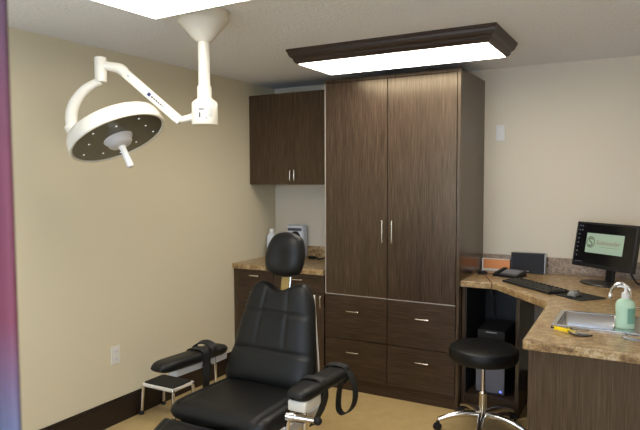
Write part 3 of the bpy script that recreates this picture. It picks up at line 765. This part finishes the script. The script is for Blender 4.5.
# armrests
def armrest(X, y0, y1, z0, tz, left):
    """pad along y; z0 is its underside in the middle, tz the rise of the front end"""
    yc = (y0+y1)/2; hl = (y1-y0)/2
    zz = lambda y: z0-(y-yc)/hl*tz
    def fn(u, v):
        y = yc+v*hl; hw = .064*(1-.45*max(0, (abs(v)-.72)/.28)**2)
        e = rnd(u, 4)*rnd(v, 10)
        c = Vector(L(X+u*hw, y, zz(y)+.028))
        return (c+Vector((0, 0, .034*e)), c-Vector((0, 0, .028*e)))
    pad = MB().cushion(fn, 24, 48).obj('armrest_pad', 'vinyl', t, 'all')
    return zz
zl = armrest(-2.262, 2.265, 2.83, .578, .010, True)
m = MB(); m.box(-.030, .030, -.16, .16, -.030, .004, .003, mat=Matrix.Translation(L(-2.240, 2.53, .578)) @ Matrix.Rotation(-.035, 4, 'X')); m.obj('armrest_bracket', 'grey_metal', t)
m = MB(); m.box(-.028, .028, -.05, .05, -.035, .012, .003, mat=Matrix.Translation(L(-2.243, 2.755, .575))); m.obj('armrest_bracket', 'grey_metal', t)
m = MB(); m.rod(L(-2.245, 2.735, .30), L(-2.245, 2.735, .560), .008, 12); m.tube([L(-2.245, 2.735, .305), L(-2.20, 2.72, .295), L(-2.06, 2.70, .36)], .010, 10, 4); m.obj('armrest_post', 'chrome', t, True)
zr = armrest(-1.420, 2.285, 2.78, .578, .004, False)
m = MB(); m.box(-.048, .048, -.075, .075, -.046, .004, .008, 3, mat=Matrix.Translation(L(-1.415, 2.370, .585))); m.obj('armrest_bracket', 'white_metal', t, True)
m = MB(); m.rod(L(-1.415, 2.37, .36), L(-1.415, 2.37, .53), .011, 14); m.obj('armrest_post', 'chrome', t, True)
m = MB(); m.rod(L(-1.500, 2.345, .488), L(-1.405, 2.362, .486), .021, 20); m.rod(L(-1.405, 2.362, .486), L(-1.362, 2.370, .484), .015, 18); m.rod(L(-1.48, 2.348, .488), L(-1.46, 2.352, .488), .027, 20); m.rod(L(-1.488, 2.346, .488), L(-1.500, 2.346, .415), .012, 12); m.obj('armrest_clamp', 'chrome', t, True)
MB().lathe([(0, -.020), (.012, -.016), (.020, -.004), (.020, .006), (.012, .017), (0, .020)], 20, Matrix.Translation(L(-1.345, 2.372, .483))).obj('clamp_knob', 'matte_black', t, True)
# straps
def band(X, y, z0, w):
    hw = .063
    return MB().ribbon([L(X-hw, y, z0-.01), L(X-hw-.004, y, z0+.030), L(X-hw+.012, y, z0+.062), L(X, y, z0+.072), L(X+hw-.012, y, z0+.064), L(X+hw+.004, y, z0+.030), L(X+hw, y, z0-.012), L(X+.02, y, z0-.016), L(X-.03, y, z0-.016), L(X-hw, y, z0-.01)], (0, w, 0), .005, 5)
m = band(-2.262, 2.60, zl(2.60), .055)
m.bm.verts.ensure_lookup_table()
m.ribbon([L(-2.198, 2.60, .61), L(-2.19, 2.585, .56), L(-2.175, 2.57, .50), L(-2.185, 2.575, .45), L(-2.205, 2.60, .44), L(-2.215, 2.62, .49), L(-2.205, 2.62, .56)], (.004, .050, .0), .004, 6)
m.obj('arm_strap', 'strap', t)
m = MB(); m.ribbon([L(-2.20, 2.66, .60), L(-2.205, 2.67, .645), L(-2.262, 2.665, .668), L(-2.318, 2.65, .650), L(-2.325, 2.64, .61)], (0, .050, .01), .005, 6)
m.obj('arm_strap', 'strap', t)
m = band(-1.428, 2.47, zr(2.47), .050)
m.ribbon([L(-1.366, 2.47, .61), L(-1.36, 2.465, .56), L(-1.372, 2.445, .50), L(-1.395, 2.41, .44)], (.012, .045, 0), .005, 6)
m.obj('arm_strap', 'strap', t)
m = band(-1.428, 2.72, zr(2.72), .050)
m.ribbon([L(-1.362, 2.72, .622), L(-1.335, 2.715, .585), L(-1.310, 2.70, .52), L(-1.315, 2.68, .455), L(-1.350, 2.655, .418), L(-1.380, 2.65, .44), L(-1.385, 2.66, .51), L(-1.375, 2.67, .585)], (.010, .038, .0), .004, 7)
m.obj('arm_strap', 'strap', t)

# ------------------------------------------------------------------ step stool by the wall
t = thing('step_stool', 'small chrome legged step stool with black top by the left baseboard', 'step stool', (-2.90, 3.02, 0))
hx, hy, hz = .135, .095, .225
MB().prism(rrect(-hx, hx, -hy, hy, .02), hz-.012, hz, .003).obj('tread', 'matte_black', t)
m = MB(); m.tube([(-hx, -hy, hz-.018), (hx, -hy, hz-.018), (hx, hy, hz-.018), (-hx, hy, hz-.018), (-hx, -hy, hz-.018)], .0135, 10, 1); m.obj('rim', 'white_metal', t, True)
for sx in (-1, 1):
    for sy in (-1, 1):
        l_ = MB().tube([(sx*(hx-.004), sy*hy, hz-.016), (sx*(hx+.002), sy*(hy+.003), hz-.045), (sx*(hx+.012), sy*(hy+.010), .012)], .0125, 12, 5).obj('leg', 'chrome', t, 'all')
        MB().lathe([(0, 0), (.017, 0), (.017, .010), (.013, .028), (0, .028)], 16, Matrix.Translation((sx*(hx+.012), sy*(hy+.010), 0))).obj('rubber_foot', 'matte_black', l_, True)

# ------------------------------------------------------------------ rolling stool
t = thing('rolling_stool', 'round black padded stool on a chrome five star base', 'stool', (-.925, 3.765, 0))
MB().lathe([(0, .455), (.17, .455), (.203, .462), (.214, .482), (.216, .515), (.210, .540), (.194, .551), (.10, .556), (0, .557)], 56).obj('seat', 'vinyl', t, True)
MB().lathe([(0, .44), (.09, .44), (.10, .448), (.10, .456), (0, .456)], 28).obj('seat_plate', 'matte_black', t, True)
MB().lathe([(.0125, .25), (.0125, .442)], 18).obj('piston', 'chrome', t, True)
MB().lathe([(.022, .085), (.026, .09), (.025, .245), (.027, .250), (.020, .262), (.013, .264)], 24).obj('column', 'nickel', t, True)
for k in range(5):
    a = math.radians(206+72*k); ca, sa = math.cos(a), math.sin(a)
    pts = [(.0*ca, .0*sa, .105), (.10*ca, .10*sa, .112), (.20*ca, .20*sa, .098), (.285*ca, .285*sa, .068)]
    lg = MB().tube(pts, [.026, .022, .018, .014], 14, 6).obj('leg', 'chrome', t, 'all')
    ct = Matrix.Translation((.287*ca, .287*sa, 0)) @ Matrix.Rotation(a+.7, 4, 'Z')
    m = MB()
    for s_ in (-1, 1): m.lathe([(0, -.007), (.020, -.007), (.0235, -.003), (.0235, .003), (.020, .007), (0, .007)], 20, ct @ Matrix.Translation((0, s_*.013, .0237)) @ Matrix.Rotation(PI/2, 4, 'X'))
    m.box(-.020, .022, -.006, .006, .018, .050, .005, mat=ct)
    m.lathe([(.007, .040), (.007, .062)], 12, Matrix.Translation((.287*ca, .287*sa, 0)))
    m.obj('caster', 'matte_black', lg, True)

# ------------------------------------------------------------------ curtain at the left, close to the camera
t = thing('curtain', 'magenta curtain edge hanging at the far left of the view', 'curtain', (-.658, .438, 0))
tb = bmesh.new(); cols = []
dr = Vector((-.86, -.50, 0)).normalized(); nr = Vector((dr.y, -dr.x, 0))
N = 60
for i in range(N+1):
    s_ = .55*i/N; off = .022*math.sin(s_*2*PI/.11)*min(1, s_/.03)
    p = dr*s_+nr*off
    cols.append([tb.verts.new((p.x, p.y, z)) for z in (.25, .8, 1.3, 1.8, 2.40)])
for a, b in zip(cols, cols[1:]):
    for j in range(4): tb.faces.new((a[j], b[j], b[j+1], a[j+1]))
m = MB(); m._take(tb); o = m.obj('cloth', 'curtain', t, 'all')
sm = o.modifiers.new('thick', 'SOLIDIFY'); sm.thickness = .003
MB().box(-.02, .60, -.012, .012, 2.395, 2.44, .003, mat=Matrix.Rotation(math.atan2(dr.y, dr.x), 4, 'Z')).obj('track', 'white_metal', t)

# ------------------------------------------------------------------ world and camera
w = bpy.data.worlds.new('daylight'); S.world = w; w.use_nodes = True
w.node_tree.nodes['Background'].inputs['Color'].default_value = (.66, .81, 1.0, 1)
w.node_tree.nodes['Background'].inputs['Strength'].default_value = 7.5  # strong sky fill, enters through the added window

yaw, pitch, roll = math.radians(29.27105), math.radians(-3.38667), math.radians(-.22307)
Fv = Vector((-math.sin(yaw)*math.cos(pitch), math.cos(yaw)*math.cos(pitch), math.sin(pitch)))
Rv = Vector((math.cos(yaw), math.sin(yaw), 0)); Uv = Rv.cross(Fv)
R2 = Rv*math.cos(roll)+Uv*math.sin(roll); U2 = -Rv*math.sin(roll)+Uv*math.cos(roll)
cd = bpy.data.cameras.new('camera'); co = bpy.data.objects.new('camera', cd); COL.objects.link(co)
co.matrix_world = Matrix(((R2.x, U2.x, -Fv.x, 0), (R2.y, U2.y, -Fv.y, 0), (R2.z, U2.z, -Fv.z, 1.607), (0, 0, 0, 1)))
cd.sensor_width = 36; cd.sensor_fit = 'HORIZONTAL'; cd.lens = 36*598.504/640
cd.clip_start = .02
cd.dof.use_dof = True; cd.dof.focus_distance = 3.4; cd.dof.aperture_fstop = 6.0
S.camera = co
